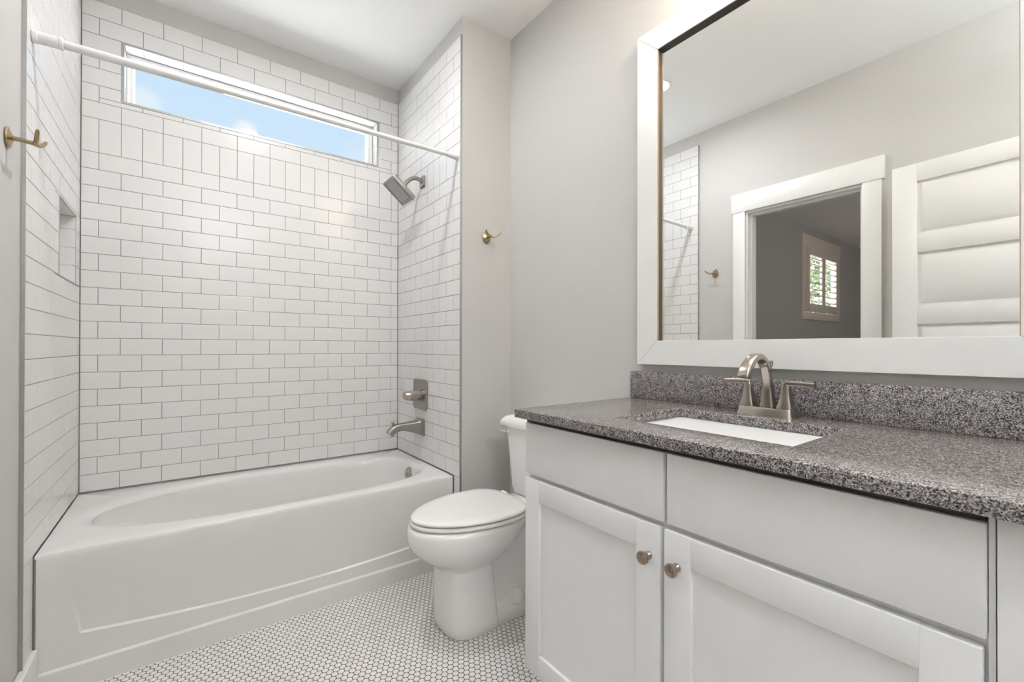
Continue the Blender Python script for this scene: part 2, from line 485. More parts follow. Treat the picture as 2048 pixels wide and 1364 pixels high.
# left wall with the niche
LY0 = 1.923
nh = (NY0 - .006, NY1 + .006, NZ0 - .006, NZ1 + .006)
b = B()
put_tiles(b, tile_rects(LY0, YB - .001, 2.231, 2.146, 0, [nh], .156), lambda u, v, d: (XLP + d, u, v), gholes=[nh])
low = [(LY0, 2.032, Z0 - (i + 1) * ROW, Z0 - i * ROW) for i in range(4)]
put_tiles(b, low, lambda u, v, d: (XLP + d, u, v))
nr = []
for (p, q) in ((NY0, NY0 + .09), (NY0 + .09, NY0 + .246), (NY0 + .246, NY1)):
    for i in range(4): nr.append((p, q, NZ0 + i * ROW, min(NZ1, NZ0 + (i + 1) * ROW)))
nr = [r for r in nr if r[3] - r[2] > .006]
put_tiles(b, nr, lambda u, v, d: (XLP - ND - .0088 + d, u, v))
put_tiles(b, [(NY0, NY0 + .156, 0, ND), (NY0 + .156, NY1, 0, ND)], lambda u, v, d: (XL - v, u, NZ1 + .008 - d))
put_tiles(b, [(NY0, NY0 + .156, 0, ND), (NY0 + .156, NY1, 0, ND)], lambda u, v, d: (XL - v, u, NZ0 - .008 + d))
zs = [(NZ0 + i * ROW, min(NZ1, NZ0 + (i + 1) * ROW), 0, ND) for i in range(4)]
zs = [z for z in zs if z[1] - z[0] > .006]
put_tiles(b, zs, lambda u, v, d: (XL - v, NY1 + .008 - d, u))
put_tiles(b, zs, lambda u, v, d: (XL - v, NY0 - .008 + d, u))
obj('wall_tile', b, [TILE, GROUT], wall_left, smooth=0)

# metal edge trims
b = B(); bx(b, XLP + .0005, XL + .0012, LY0 - .004, LY0 - .0004, 0.16, ZT)
struct('trim_1', b, EDGE, 'grey metal edge strip where left wall tile ends beside hook', 'tile edge trim', smooth=0)
b = B(); bx(b, XR - .0012, XRP - .0005, YN, RY0 - .0004, 0.002, ZT)
struct('trim_2', b, EDGE, 'grey metal edge strip where tile meets the short wall', 'tile edge trim', smooth=0)
b = B()
def ring_frame(bm, u0, u1, v0, v1, w, fn, d0, d1):
    for (a0, a1, c0, c1) in ((u0 - w, u0, v0 - w, v1 + w), (u1, u1 + w, v0 - w, v1 + w), (u0, u1, v0 - w, v0), (u0, u1, v1, v1 + w)):
        pts = [fn(u, v, d) for u in (a0, a1) for v in (c0, c1) for d in (d0, d1)]
        vv = [bm.verts.new(p) for p in pts]
        for f in ((0, 1, 3, 2), (4, 6, 7, 5), (0, 4, 5, 1), (2, 3, 7, 6), (0, 2, 6, 4), (1, 5, 7, 3)): bm.faces.new([vv[i] for i in f])
ring_frame(b, WX0, WX1, WZ0, WZ1, .0102, lambda u, v, d: (u, YB - d, v), -.006, .0012)
struct('trim_3', b, EDGE, 'grey metal edge strip around the high window', 'tile edge trim', smooth=0)
b = B(); ring_frame(b, NY0, NY1, NZ0, NZ1, .0058, lambda u, v, d: (XL + d, u, v), -.006, .0010)
struct('trim_4', b, EDGE, 'thin metal edge strip around the shower niche', 'tile edge trim', smooth=0)

# ---------------------------------------------------------------- high window
win_o = empty('window_1', ((WX0 + WX1) / 2, 2.89, WZ0), 'long narrow high window above the tub', 'window', None, 'structure')
b = B()
FY0, FY1 = 2.868, 2.945
x0, x1, z0, z1 = WX0 + .0005, WX1 - .0005, WZ0 + .0005, WZ1 - .0005
def frame4(bm, x0, x1, z0, z1, w, wb, y0, y1, bev=.0015):
    bx(bm, x0, x0 + w, y0, y1, z0, z1, bev); bx(bm, x1 - w, x1, y0, y1, z0, z1, bev)
    bx(bm, x0 + w, x1 - w, y0, y1, z0, z0 + wb, bev); bx(bm, x0 + w, x1 - w, y0, y1, z1 - w, z1, bev)
frame4(b, x0, x1, z0, z1, .016, .010, FY0, FY1)
frame4(b, x0 + .016, x1 - .016, z0 + .010, z1 - .016, .013, .008, FY0 + .012, FY1 - .01)
obj('window_frame', b, VINYL, win_o)
b = B()
bx(b, x0 + .029, x1 - .029, FY0 + .018, FY0 + .040, z1 - .036, z1 - .0292)
obj('gasket', b, GASKET, win_o, smooth=0)
b = B(); bx(b, x0 + .028, x1 - .028, FY0 + .030, FY0 + .034, z0 + .017, z1 - .028)
obj('window_pane', b, GLASS, win_o, smooth=0)

# ---------------------------------------------------------------- door casing, jamb, open door leaf
CX0, CX1 = XLP + .0005, XLP + .019
b = B(); bx(b, CX0, CX1, DY1, 1.642, 0.001, 2.119, .002)
struct('trim_5', b, TRIM, 'white upright door casing on the side nearest the tub', 'door casing')
b = B(); bx(b, CX0, CX1, .776, DY0, 0.001, 2.119, .002)
struct('trim_6', b, TRIM, 'white upright door casing on the hinge side', 'door casing')
b = B(); bx(b, CX0, CX1 + .004, .760, 1.653, 2.120, 2.256, .002)
struct('trim_7', b, TRIM, 'wide white header board above the doorway', 'door casing')
b = B()
bx(b, -.5205, XLP + .0004, DY1 - .012, DY1 - .0004, 0.001, DZ - .0005); bx(b, -.5205, XLP + .0004, DY0 + .0004, DY0 + .012, 0.001, DZ - .0005)
bx(b, -.5205, XLP + .0004, DY0 + .012, DY1 - .012, DZ - .014, DZ - .0005)
bx(b, -.47, -.43, DY1 - .024, DY1 - .012, 0.001, DZ - .026); bx(b, -.47, -.43, DY0 + .012, DY0 + .024, 0.001, DZ - .026)
bx(b, -.47, -.43, DY0 + .012, DY1 - .012, DZ - .028, DZ - .014)
struct('trim_8', b, TRIM, 'white jamb lining inside the doorway', 'door jamb')
# leaf, built along local +Y (width) with its room face at x = 0
def door_leaf(bm, w, h, th):
    st, rail = .105, .098
    bx(bm, -th, 0, 0, st, 0, h, .0015); bx(bm, -th, 0, w - st, w, 0, h, .0015)
    n = 5; ph = (h - .20 - rail * n) / n
    zz = h
    for i in range(n):
        bx(bm, -th, 0, st, w - st, zz - rail, zz, .0015)
        zt, zb = zz - rail, zz - rail - ph
        bx(bm, -th + .012, -.012, st - .002, w - st + .002, zb - .002, zt + .002)
        for s_, x_ in ((1, -.012), (-1, -th + .012)):   # raised field
            y0, y1 = st + .012, w - st - .012
            r0 = [(x_, y0, zb + .012), (x_, y1, zb + .012), (x_, y1, zt - .012), (x_, y0, zt - .012)]
            k = .018; r1 = [(x_ + s_ * .009, y0 + k, zb + .012 + k), (x_ + s_ * .009, y1 - k, zb + .012 + k), (x_ + s_ * .009, y1 - k, zt - .012 - k), (x_ + s_ * .009, y0 + k, zt - .012 - k)]
            loft(bm, [r0, r1], cap0=False)
        zz = zb
    bx(bm, -th, 0, st, w - st, 0, zz, .0015)
door = empty('door_1', (XLP + .130, 0.703, 0.012), 'open white five panel door against the left wall', 'door', None, 'structure')
b = B(); door_leaf(b, .69, 2.108, .035)
leaf = obj('door_panel', b, TRIM); leaf.parent = door
b = B()
for z in (.25, 1.05, 1.85): tube(b, [(-.041, .001, z), (-.041, .001, z + .09)], .006)
hg = obj('hinge', b, NICKELD); hg.parent = door
door.rotation_euler = (0, 0, PI + math.radians(4))
# flip so the leaf's room side faces +X
for o in (leaf, hg):
    o.scale = (-1, 1, 1)
# ---------------------------------------------------------------- baseboards
def baseboard(name, x0, x1, y0, y1, h, label):
    b = B(); bx(b, x0, x1, y0, y1, 0.001, h, .004, 3)
    return struct(name, b, TRIM, label, 'baseboard')
baseboard('baseboard_left', XLP + .0005, XLP + .021, 1.643, 2.031, .168, 'white baseboard low on the left wall beside the tub')
baseboard('baseboard_alcove', XRP + .002, XW - .002, YN - .014, YN - .0005, .12, 'white baseboard on the short wall behind the toilet')
baseboard('baseboard_right', XW - .014, XW - .0005, 1.145, YN - .016, .12, 'white baseboard behind the toilet')

# ---------------------------------------------------------------- bathtub
TX0, TX1, TY0, TY1, TZ = -0.3798, 1.1348, 2.036, 2.7885, 0.458
tcx, tcy = 0.37, 2.408
N = 128
def tub_ring(xl, xr, yh, nl, nr, z, cy=tcy, yc=0.0):
    o = []
    for i in range(N):
        t = 2 * PI * i / N; c, s_ = math.cos(t), math.sin(t)
        if c >= 0: a, n = xr - tcx, nr
        else: a, n = tcx - xl, nl
        o.append((tcx + a * math.copysign(abs(c) ** (2 / n), c), cy + yh * math.copysign(abs(s_) ** (2 / n if c >= 0 else 2 / nl), s_), z))
    return o
def rect_ring(z, inset):
    o = []
    w_ = min(inset, .0012)
    x0, x1, y0, y1 = TX0 + w_, TX1 - w_, TY0 + inset, TY1 - w_
    for i in range(N):
        t = 2 * PI * i / N; c, s_ = math.cos(t), math.sin(t)
        cy = (TY0 + TY1) / 2
        c2 = math.copysign(abs(c) ** .12, c); s2 = math.copysign(abs(s_) ** .12, s_)
        mx_ = max(abs(c2), abs(s2)); c2 /= mx_; s2 /= mx_
        o.append((tcx + c2 * ((x1 - tcx) if c > 0 else (tcx - x0)), cy + s2 * (y1 - y0) / 2, z))
    return o
b = B()
rings = [rect_ring(.40, 0), rect_ring(TZ - .016, 0), rect_ring(TZ - .006, .003), rect_ring(TZ - .001, .009), rect_ring(TZ, .016)]
XI0, XI1, YH = -0.318, 1.073, 0.292
for k, (dz, ins) in enumerate(((0, -.022), (-.0015, -.008), (-.005, .000), (-.010, .006), (-.018, .011))):
    rings.append(tub_ring(XI0 + ins * 2.6, XI1 - ins, YH - ins, 2.15, 3.6, TZ + dz))
for f in (.12, .25, .4, .55, .7, .82, .90, .96, 1.0):
    z = TZ - .018 - f * .325
    e = 1 - math.sqrt(max(0, 1 - max(0, (f - .70) / .30) ** 2))
    xl = XI0 + .01 + .20 * f + .09 * f * f + .16 * e
    xr = XI1 - .01 - .055 * f - .10 * e
    rings.append(tub_ring(xl, xr, YH - .01 - .045 * f - .10 * e, 2.25 + .5 * f, 3.4, z))
loft(b, rings, cap0=False)
# apron
xs = [TX0 + (TX1 - TX0) * i / 90 for i in range(91)]
PX0, PX1 = -.272, 1.045
def arc(x): return .136 + .045 * ((x - .48) / .76) ** 2
cols = []
def ap_col(x, inside):
    a = arc(x)
    zs_ = [0.0, .076, .079, .084, a - .0035, a + .0035]
    ys_ = [TY0 - .008, TY0 - .008, TY0 - .0065, TY0 - .0003, TY0, TY0 + (.0058 if inside else 0)]
    for i in range(1, 9):
        f = i / 8; z = a + .0035 + (.40 - a - .0035) * f
        dep = .0058 * max(0, 1 - (z - a) / .21) ** 1.2 if inside else 0
        zs_.append(z); ys_.append(TY0 + dep)
    return [(x - max(0, z - .17) * .18 * math.exp(-abs(x - PX0) / .05) * min(1, (x - TX0) / .06), y, z) for y, z in zip(ys_, zs_)]
xx = sorted(xs + [PX0, PX0 + .007, PX1 - .007, PX1])
for x in xx: cols.append(ap_col(x, PX0 + .006 < x < PX1 - .006))
b2 = B(); loft(b2, cols, cap0=False, cap1=False, closed=False)
apron_bm = b2
bath = obj('bathtub', b, TUB, smooth=40)
tag(bath, 'white alcove bathtub with panelled apron under the tiled window wall', 'bathtub')
obj('apron', apron_bm, TUB, bath, smooth=14)
b = B()
lathe(b, [(0, .039), (.006, .040), (.011, .036), (.013, .028), (.013, 0.001)], (1.0575, 2.42, .393), (-1, 0, .16), 40)
lathe(b, [(.012, .007), (.020, .006), (.021, .001)], (1.0575, 2.42, .393), (-1, 0, .16), 16)
obj('overflow_plate', b, NICKEL, bath)
b = B(); lathe(b, [(0, .036), (.004, .036), (.006, .030), (.004, .020), (.004, .001)], (.86, 2.408, .1155), (0, 0, 1), 32)
obj('drain', b, NICKEL, bath)
mat('grey caulk', (.20, .195, .185), .8)
for x_, r_ in ((TX0 + .0022, .0034), (TX1 - .002, .0026)):
    b = B(); tube(b, [(x_, 2.0365, 0.002), (x_, 2.0365, .45)], r_, 8)
    obj('caulk_seam', b, MATS['grey caulk'], bath)

# ---------------------------------------------------------------- tub valve and spout
YV = 2.43
valve = empty('shower_valve', (XR, YV, .852), 'square brushed nickel shower control plate with knob on the tiled wall', 'shower control')
def plate_x(bm, x, yc, zc, w, h, th, cham, chz=.004):
    def out(k):
        return [(w / 2 - k, h / 2 - cham - k * .4), (w / 2 - cham - k * .4, h / 2 - k), (-w / 2 + cham + k * .4, h / 2 - k), (-w / 2 + k, h / 2 - cham - k * .4),
                (-w / 2 + k, -h / 2 + cham + k * .4), (-w / 2 + cham + k * .4, -h / 2 + k), (w / 2 - cham - k * .4, -h / 2 + k), (w / 2 - k, -h / 2 + cham + k * .4)]
    loft(bm, [[(x, yc + u, zc + v) for u, v in out(0)], [(x - th + chz, yc + u, zc + v) for u, v in out(0)], [(x - th, yc + u, zc + v) for u, v in out(chz)]])
b = B(); plate_x(b, XR + .0005, YV, .852, .182, .178, .011, .014)
obj('escutcheon', b, NICKELD, valve)
b = B()
HY = YV - .030
lathe(b, [(.010, .036), (.020, .036), (.022, .030), (.034, .030)], (XR, HY, .850), (-1, 0, 0), 32)
rings = []
for d, w, h in ((.030, .052, .054), (.033, .060, .060), (.060, .066, .059), (.085, .070, .055), (.105, .068, .050), (.118, .056, .040), (.124, .030, .022)):
    rings.append([(XR - d, HY + u, .850 + v) for u, v in rrect(w, h, min(w, h) * .40, 6)])
loft(b, rings)
obj('handle', b, NICKEL, valve)
spout = empty('tub_spout', (XR, YV, .66), 'brushed nickel tub spout with pull-up diverter below the shower control', 'tub spout')
b = B()
plate_x(b, XR + .0005, YV, .660, .106, .100, .012, .006); plate_x(b, XR - .010, YV, .660, .090, .086, .010, .006)
obj('wall_flange', b, NICKELD, spout)
b = B()
path = [((XR - .019), .662, .082, .078), (1.085, .663, .066, .066), (1.050, .667, .054, .052), (1.018, .670, .048, .044), (.992, .668, .046, .042), (.970, .660, .045, .044), (.953, .646, .045, .044), (.942, .632, .046, .040)]
rings = []
for i, (x, z, w, h) in enumerate(path):
    a = path[max(0, i - 1)]; c = path[min(len(path) - 1, i + 1)]
    tx, tz = c[0] - a[0], c[1] - a[1]; L = math.hypot(tx, tz); tx /= L; tz /= L
    nx, nz = -tz, tx
    if nz < 0: nx, nz = -nx, -nz
    rings.append([(x + nx * v, YV + u, z + nz * v) for u, v in rrect(w, h, .010, 4)])
loft(b, rings)
obj('spout_body', b, NICKELD, spout)
b = B(); lathe(b, [(0, .006), (.012, .006), (.013, .010), (.020, .011), (.023, .008), (.023, .001)], (.964, YV, .682), (-.15, 0, 1), 20)
obj('diverter_knob', b, NICKELD, spout)

# ---------------------------------------------------------------- shower head
sh = empty('rain_shower', (XR, 2.41, 2.11), 'square tilted rain shower head on a bent arm near window corner', 'shower head')
b = B(); plate_x(b, XR + .0005, 2.41, 2.108, .060, .066, .012, .006)
obj('wall_flange', b, NICKELD, sh)
b = B(); tube(b, bez((XR - .008, 2.41, 2.108), (1.10, 2.41, 2.132), (1.055, 2.41, 2.128), (1.012, 2.41, 2.058), 14), .0115, 16)
obj('shower_arm', b, NICKELD, sh)
ang = .712
t_ = Vector((math.cos(ang), 0, -math.sin(ang))); nrm = Vector((-math.sin(ang), 0, -math.cos(ang)))
ctr = Vector((.979, 2.41, 2.019))
R_ = Matrix.Identity(4)
yv = nrm.cross(t_)
for i in range(3):
    R_[i][0] = t_[i]; R_[i][1] = yv[i]; R_[i][2] = nrm[i]; R_[i][3] = ctr[i]
b = B()
def sq(w, h, z, r=.006): return [R_ @ Vector((u, v, z)) for u, v in rrect(w, h, r, 3)]
loft(b, [sq(.07, .07, -.034, .015), sq(.120, .116, -.031), sq(.156, .150, -.024), sq(.163, .157, -.018), sq(.163, .157, -.002), sq(.161, .155, 0), sq(.136, .130, 0), sq(.134, .128, -.004)])
lathe(b, [(0, .013), (.018, .014), (.030, .022), (.036, .026)], ctr - nrm * .068, nrm, 24)
obj('head_shell', b, NICKELD, sh)
b = B()
rr = rrect(.124, .118, .004, 3)
loft(b, [[(u, v, -.0038) for u, v in rr], [(u, v, -.0006) for u, v in rr]])
sf = obj('spray_face', b, SPRAY, smooth=0); sf.parent = sh
sf.matrix_parent_inverse = Matrix.Translation(-sh.location); sf.matrix_basis = R_

# ---------------------------------------------------------------- shower curtain rod
p0, p1 = Vector((XL + .0005, 1.985, 2.094)), Vector((XR - .0005, 2.000, 2.116))
d_ = p1 - p0
rod = empty('shower_curtain_rod', p0, 'white tension curtain rod spanning the tub opening', 'curtain rod')
b = B(); tube(b, [p0 + d_ * .004, p0 + d_ * .33], .0135, 24); obj('outer_tube', b, RODW, rod)
b = B(); tube(b, [p0 + d_ * .329, p0 + d_ * .996], .0108, 24); obj('inner_tube', b, RODW, rod)
b = B(); lathe(b, [(0, .019), (.002, .020), (.012, .020), (.014, .0185), (.058, .0175), (.060, .0195), (.068, .0195), (.070, .0138)], p0, d_, 28)
obj('end_cap', b, RODW, rod)
b = B(); lathe(b, [(0, .017), (.003, .018), (.020, .016), (.060, .0125), (.062, .011)], p1, -d_, 28)
obj('end_cap', b, RODW, rod)

# ---------------------------------------------------------------- robe hooks
def robe_hook(loc, n, side, label):
    """n: wall normal, side: direction along wall"""
    n = Vector(n); side = Vector(side); upv = Vector((0, 0, 1)); o = Vector(loc)
    e = empty('robe_hook', o, label, 'robe hook', 'brass double robe hooks')
    b = B(); lathe(b, [(0, .0245), (.003, .0255), (.006, .024), (.0085, .017), (.010, .012), (.012, .009)], o, n, 32, sy=1.12)
    obj('back_plate', b, BRASS, e)
    b = B(); tube(b, [o + n * .009, o + n * .030, o + n * .056 - upv * .004], [.0062, .0055, .0058], 14)
    obj('stem', b, BRASS, e)
    for s_ in (1, -1):
        b = B(); q = o + n * .053 - upv * .004
        pts = bez(q, q + n * .006 + side * s_ * .016 - upv * .002, q + n * .010 + side * s_ * .034 + upv * .006, q + n * .014 + side * s_ * .047 + upv * .026, 10)
        tube(b, pts, [.0058, .0056, .0054, .0053, .0052, .0051, .0050, .0050, .0050, .0048, .0030], 12)
        obj('prong', b, BRASS, e)
    return e
robe_hook((1.291, YN - .0005, 1.713), (0, -1, 0), (1, 0, 0), 'brass double robe hook on the short wall right of the tub')
robe_hook((XLP + .0005, 1.785, 1.700), (1, 0, 0), (0, 1, 0), 'brass double robe hook on the left wall by the tile edge')

# ---------------------------------------------------------------- toilet
TY = 1.580
toilet = empty('toilet', (1.10, TY, 0), 'white two-piece toilet with closed lid between tub and vanity', 'toilet')
NT = 64
def egg(xf, xb, hw, z, nf=2.0, nb=2.6, cut=.5):
    cx = xf + (xb - xf) * cut; o = []
    for i in range(NT):
        t = 2 * PI * i / NT; c, s_ = math.cos(t), math.sin(t)
        n = nf if c < 0 else nb; a = (cx - xf) if c < 0 else (xb - cx)
        o.append((cx + a * math.copysign(abs(c) ** (2 / n), c), TY + hw * math.copysign(abs(s_) ** (2 / n), s_), z))
    return o
b = B()
# bowl, widening above the pedestal
loft(b, [egg(.822, 1.02, .100, .235, 2.6, 3.0), egg(.812, 1.04, .110, .258, 2.5, 3.0), egg(.790, 1.07, .128, .278, 2.3, 2.8), egg(.757, 1.10, .147, .300, 2.15, 2.6), egg(.727, 1.13, .163, .322, 2.1, 2.5),
         egg(.706, 1.16, .175, .345, 2.05, 2.5), egg(.696, 1.18, .181, .368, 2.05, 2.5), egg(.693, 1.20, .183, .392, 2.05, 2.6), egg(.696, 1.22, .182, .416, 2.05, 2.8), egg(.701, 1.235, .180, .4285, 2.05, 2.9), egg(.710, 1.24, .173, .4335, 2.05, 3)])
# front pedestal
loft(b, [egg(.830, 1.033, .118, .001, 3.0, 7, .6), egg(.824, 1.036, .124, .010, 3.0, 7, .6), egg(.820, 1.034, .123, .04, 3.0, 7, .6), egg(.816, 1.026, .114, .13, 3.0, 7, .6), egg(.816, 1.016, .110, .22, 2.9, 7, .6), egg(.815, 1.010, .108, .285, 2.7, 6, .6)])
# trapway behind it
loft(b, [egg(.93, 1.40, .082, .002, 3, 3), egg(.93, 1.40, .080, .12, 3, 3), egg(.93, 1.39, .076, .22, 3, 3), egg(.94, 1.37, .082, .32, 3, 3), egg(.95, 1.36, .110, .40, 3, 3), egg(.96, 1.35, .130, .426, 3, 3)])
# floor flange
loft(b, [egg(.95, 1.405, .114, .001, 6, 4), egg(.95, 1.408, .117, .010, 6, 4), egg(.95, 1.406, .116, .045, 6, 4), egg(.95, 1.400, .100, .075, 6, 4), egg(.95, 1.395, .080, .085, 6, 4)])
# tank shelf
loft(b, [egg(1.16, 1.425, .10, .36, 4, 5), egg(1.15, 1.430, .125, .40, 4, 5), egg(1.15, 1.432, .135, .424, 4, 5), egg(1.155, 1.430, .130, .428, 4, 5)])
obj('bowl', b, CERAM, toilet, smooth=45)
for s_ in (-1, 1):
    b = B(); lathe(b, [(0, .036), (.012, .036), (.028, .031), (.040, .021), (.046, .010), (.047, .001)], (1.135, TY + s_ * .088, .066), (0, 0, 1), 28)
    obj('bolt_cap', b, CERAM, toilet)
b = B()
loft(b, [egg(.722, 1.168, .166, .4375, 1.92, 3.0, .64), egg(.706, 1.178, .182, .4388, 1.92, 3.0, .64), egg(.702, 1.180, .186, .442, 1.92, 3.0, .64), egg(.702, 1.180, .186, .4485, 1.92, 3.0, .64), egg(.706, 1.178, .182, .4522, 1.92, 3.0, .64), egg(.718, 1.170, .170, .4533, 1.92, 3.0, .64)])
obj('seat', b, SEAT, toilet, smooth=60)
b = B()
loft(b, [egg(.726, 1.168, .164, 0.4576, 1.92, 3.0, .64), egg(.711, 1.177, .178, 0.4581, 1.92, 3.0, .64), egg(.706, 1.180, .184, 0.4602, 1.92, 3.0, .64), egg(.705, 1.180, .185, 0.4645, 1.92, 3.0, .64), egg(.708, 1.178, .182, 0.4695, 1.92, 3.0, .64), egg(.720, 1.170, .170, 0.4732, 1.92, 3.0, .64), egg(.76, 1.14, .136, 0.4750, 1.92, 3.0, .64)])
obj('seat_lid', b, SEAT, toilet, smooth=60)
b = B(); loft(b, [egg(.730, 1.160, .156, .4532, 1.92, 3.0, .64), egg(.730, 1.160, .156, .4577, 1.92, 3.0, .64)]); loft(b, [egg(.735, 1.155, .150, .4340, 1.92, 3.0, .64), egg(.735, 1.155, .150, .4376, 1.92, 3.0, .64)]); obj('bumper', b, GAP_SHADOW, toilet)  # near-black rings paint the shadow in the gaps around the seat
for s_ in (-1, 1):
    b = B(); tube(b, [(1.192, TY + s_ * .075 - .02, .455), (1.192, TY + s_ * .075 + .02, .455)], .012, 16)
    obj('hinge', b, SEAT, toilet)
def tank_ring(x0, x1, hw, z, r=.03):
    return [((x0 + x1) / 2 + u, TY + v, z) for u, v in rrect(x1 - x0, hw * 2, r, 6)]
b = B()
loft(b, [tank_ring(1.293, 1.425, .136, .4285, .03), tank_ring(1.283, 1.432, .147, .434, .03), tank_ring(1.276, 1.436, .155, .465, .032), tank_ring(1.271, 1.438, .165, .58, .035), tank_ring(1.266, 1.440, .175, .68, .035), tank_ring(1.262, 1.440, .182, .752, .035)])
obj('tank', b, CERAM, toilet, smooth=45)
b = B()
loft(b, [tank_ring(1.258, 1.440, .190, .7525, .03), tank_ring(1.244, 1.442, .206, .755, .03), tank_ring(1.242, 1.443, .209, .763, .03), tank_ring(1.246, 1.442, .205, .780, .034), tank_ring(1.258, 1.438, .192, .796, .045), tank_ring(1.276, 1.430, .172, .804, .05), tank_ring(1.31, 1.41, .12, .807, .04)])
obj('tank_lid', b, CERAM, toilet, smooth=50)
b = B()
lathe(b, [(0, .016), (.006, .016), (.010, .012), (.016, .010)], (1.268, TY + .150, .722), (-1, 0, 0), 20)
tube(b, bez((1.254, TY + .150, .722), (1.246, TY + .165, .722), (1.244, TY + .190, .730), (1.243, TY + .222, .732), 8), [.008, .0075, .0075, .007, .007, .0065, .0065, .007, .004], 12)
obj('flush_lever', b, CHROME, toilet)

# ---------------------------------------------------------------- vanity cabinet
VX, VD = 0.876, 0.020          # door face plane and door thickness
VY1, VY0 = 1.108, -0.45
van = empty('vanity_cabinet', (1.17, .6, 0), 'light grey vanity cabinet with two shaker doors under granite top', 'cabinet')
b = B(); bx(b, VX + VD + .001, XW - .016, VY0, VY1, .105, .9065)
bx(b, VX + .075, XW - .016, VY0, VY1 - .002, .001, .1055)
obj('carcass', b, CAB, van, smooth=0)
def slab(bm, y0, y1, z0, z1): bx(bm, VX, VX + VD, y0, y1, z0, z1, .0025, 2)
for (y0, y1) in ((.6005, 1.104), (.0965, .5915)):
    b = B(); slab(b, y0, y1, .7335, .892)
    obj('drawer_front', b, CAB, van)
for k, (y0, y1, ky) in enumerate(((.6095, 1.104, .639), (.1000, .5985, .565))):
    b = B(); sw = .066; z0, z1 = .117, .7195
    bx(b, VX, VX + VD, y0, y0 + sw, z0, z1, .0022, 2); bx(b, VX, VX + VD, y1 - sw, y1, z0, z1, .0022, 2)
    bx(b, VX + .0001, VX + VD, y0 + sw - .001, y1 - sw + .001, z0, z0 + sw, .0022, 2); bx(b, VX + .0001, VX + VD, y0 + sw - .001, y1 - sw + .001, z1 - sw, z1, .0022, 2)
    bx(b, VX + .009, VX + VD - .003, y0 + sw - .004, y1 - sw + .004, z0 + sw - .004, z1 - sw + .004)
    dr = obj('door', b, CAB, van)
    b = B()
    kz = .645
    lathe(b, [(0, .0095), (.003, .0100), (.006, .0085), (.010, .0062), (.014, .0062), (.017, .0110), (.020, .0148), (.024, .0155), (.027, .0145), (.0285, .0115), (.0275, .0105), (.0275, .0085), (.0290, .0078), (.0295, .001)], (VX, ky, kz), (-1, 0, 0), 32)
    kn = obj('knob', b, BRONZE, dr)
b = B(); bx(b, VX + .009, VX + VD, .0890, .0955, .117, .9065); bx(b, VX + .001, VX + VD, VY0, .0868, .106, .9065, .0012)
obj('end_panel', b, CAB, van)
b = B(); bx(b, VX + .006, VX + VD + .0005, .0975, 1.103, .894, .9066)  # near-black strip paints the shadow under the countertop
obj('shadow_gap', b, GAP_SHADOW, van, smooth=0)

# ---------------------------------------------------------------- granite top, backsplash, sink
CT0, CT1, CXF = .907, .934, .851
KX0, KX1, KY0, KY1 = .978, 1.2925, .374, .822
b = B()
bmx = [CXF, KX0, KX1, XW - .002]; bmy = [-.47, KY0, KY1, 1.130]
gv = {}
for zi, z in enumerate((CT0, CT1)):
    for i, x in enumerate(bmx):
        for j, y in enumerate(bmy): gv[i, j, zi] = b.verts.new((x, y, z))
for i in range(3):
    for j in range(3):
        if (i, j) == (1, 1): continue
        b.faces.new([gv[i, j, 1], gv[i + 1, j, 1], gv[i + 1, j + 1, 1], gv[i, j + 1, 1]])
        b.faces.new([gv[i, j, 0], gv[i, j + 1, 0], gv[i + 1, j + 1, 0], gv[i + 1, j, 0]])
for i in range(3):
    b.faces.new([gv[i, 0, 0], gv[i + 1, 0, 0], gv[i + 1, 0, 1], gv[i, 0, 1]]); b.faces.new([gv[i, 3, 0], gv[i, 3, 1], gv[i + 1, 3, 1], gv[i + 1, 3, 0]])
    b.faces.new([gv[0, i, 0], gv[0, i, 1], gv[0, i + 1, 1], gv[0, i + 1, 0]]); b.faces.new([gv[3, i, 0], gv[3, i + 1, 0], gv[3, i + 1, 1], gv[3, i, 1]])
q = lambda i, j: [gv[i, j, 0], gv[i, j, 1]]
for (p, r) in (((1, 1), (2, 1)), ((2, 1), (2, 2)), ((2, 2), (1, 2)), ((1, 2), (1, 1))):
    b.faces.new([gv[p[0], p[1], 0], gv[r[0], r[1], 0], gv[r[0], r[1], 1], gv[p[0], p[1], 1]])
bmesh.ops.recalc_face_normals(b, faces=b.faces[:])
es = [e for e in b.edges if len(e.link_faces) == 2 and e.calc_face_angle(0) > 1.0]
bmesh.ops.bevel(b, geom=es, offset=.0028, segments=3, affect='EDGES', profile=.5)
top = obj('countertop', b, GRANITE, smooth=30)
tag(top, 'speckled grey granite vanity countertop with rectangular sink cutout', 'countertop')
b = B(); bx(b, XW - .022, XW - .002, -.47, 1.130, CT1 + .0003, 1.038, .002, 2)
obj('backsplash', b, GRANITE, top)
b = B()
scx, scy = (KX0 + KX1) / 2, (KY0 + KY1) / 2; sw_, sh_ = KX1 - KX0, KY1 - KY0
def srect(dw, z, r): return [(scx + u, scy + v, z) for u, v in rrect(sw_ + dw, sh_ + dw, r, 6)]
loft(b, [srect(.05, .892, .03), srect(.05, .9063, .03), srect(.006, .9063, .022), srect(.002, .900, .022), srect(-.012, .85, .03), srect(-.03, .80, .04), srect(-.07, .782, .045), srect(-.20, .776, .04)], cap0=False)
sink = obj('sink', b, CERAM, smooth=45)
tag(sink, 'white rectangular undermount sink basin below the faucet', 'sink')
b = B(); lathe(b, [(0, .030), (.003, .030), (.004, .024), (.002, .018), (.002, .001)], (scx, scy, .7765), (0, 0, 1), 28)
obj('drain', b, NICKEL, sink)

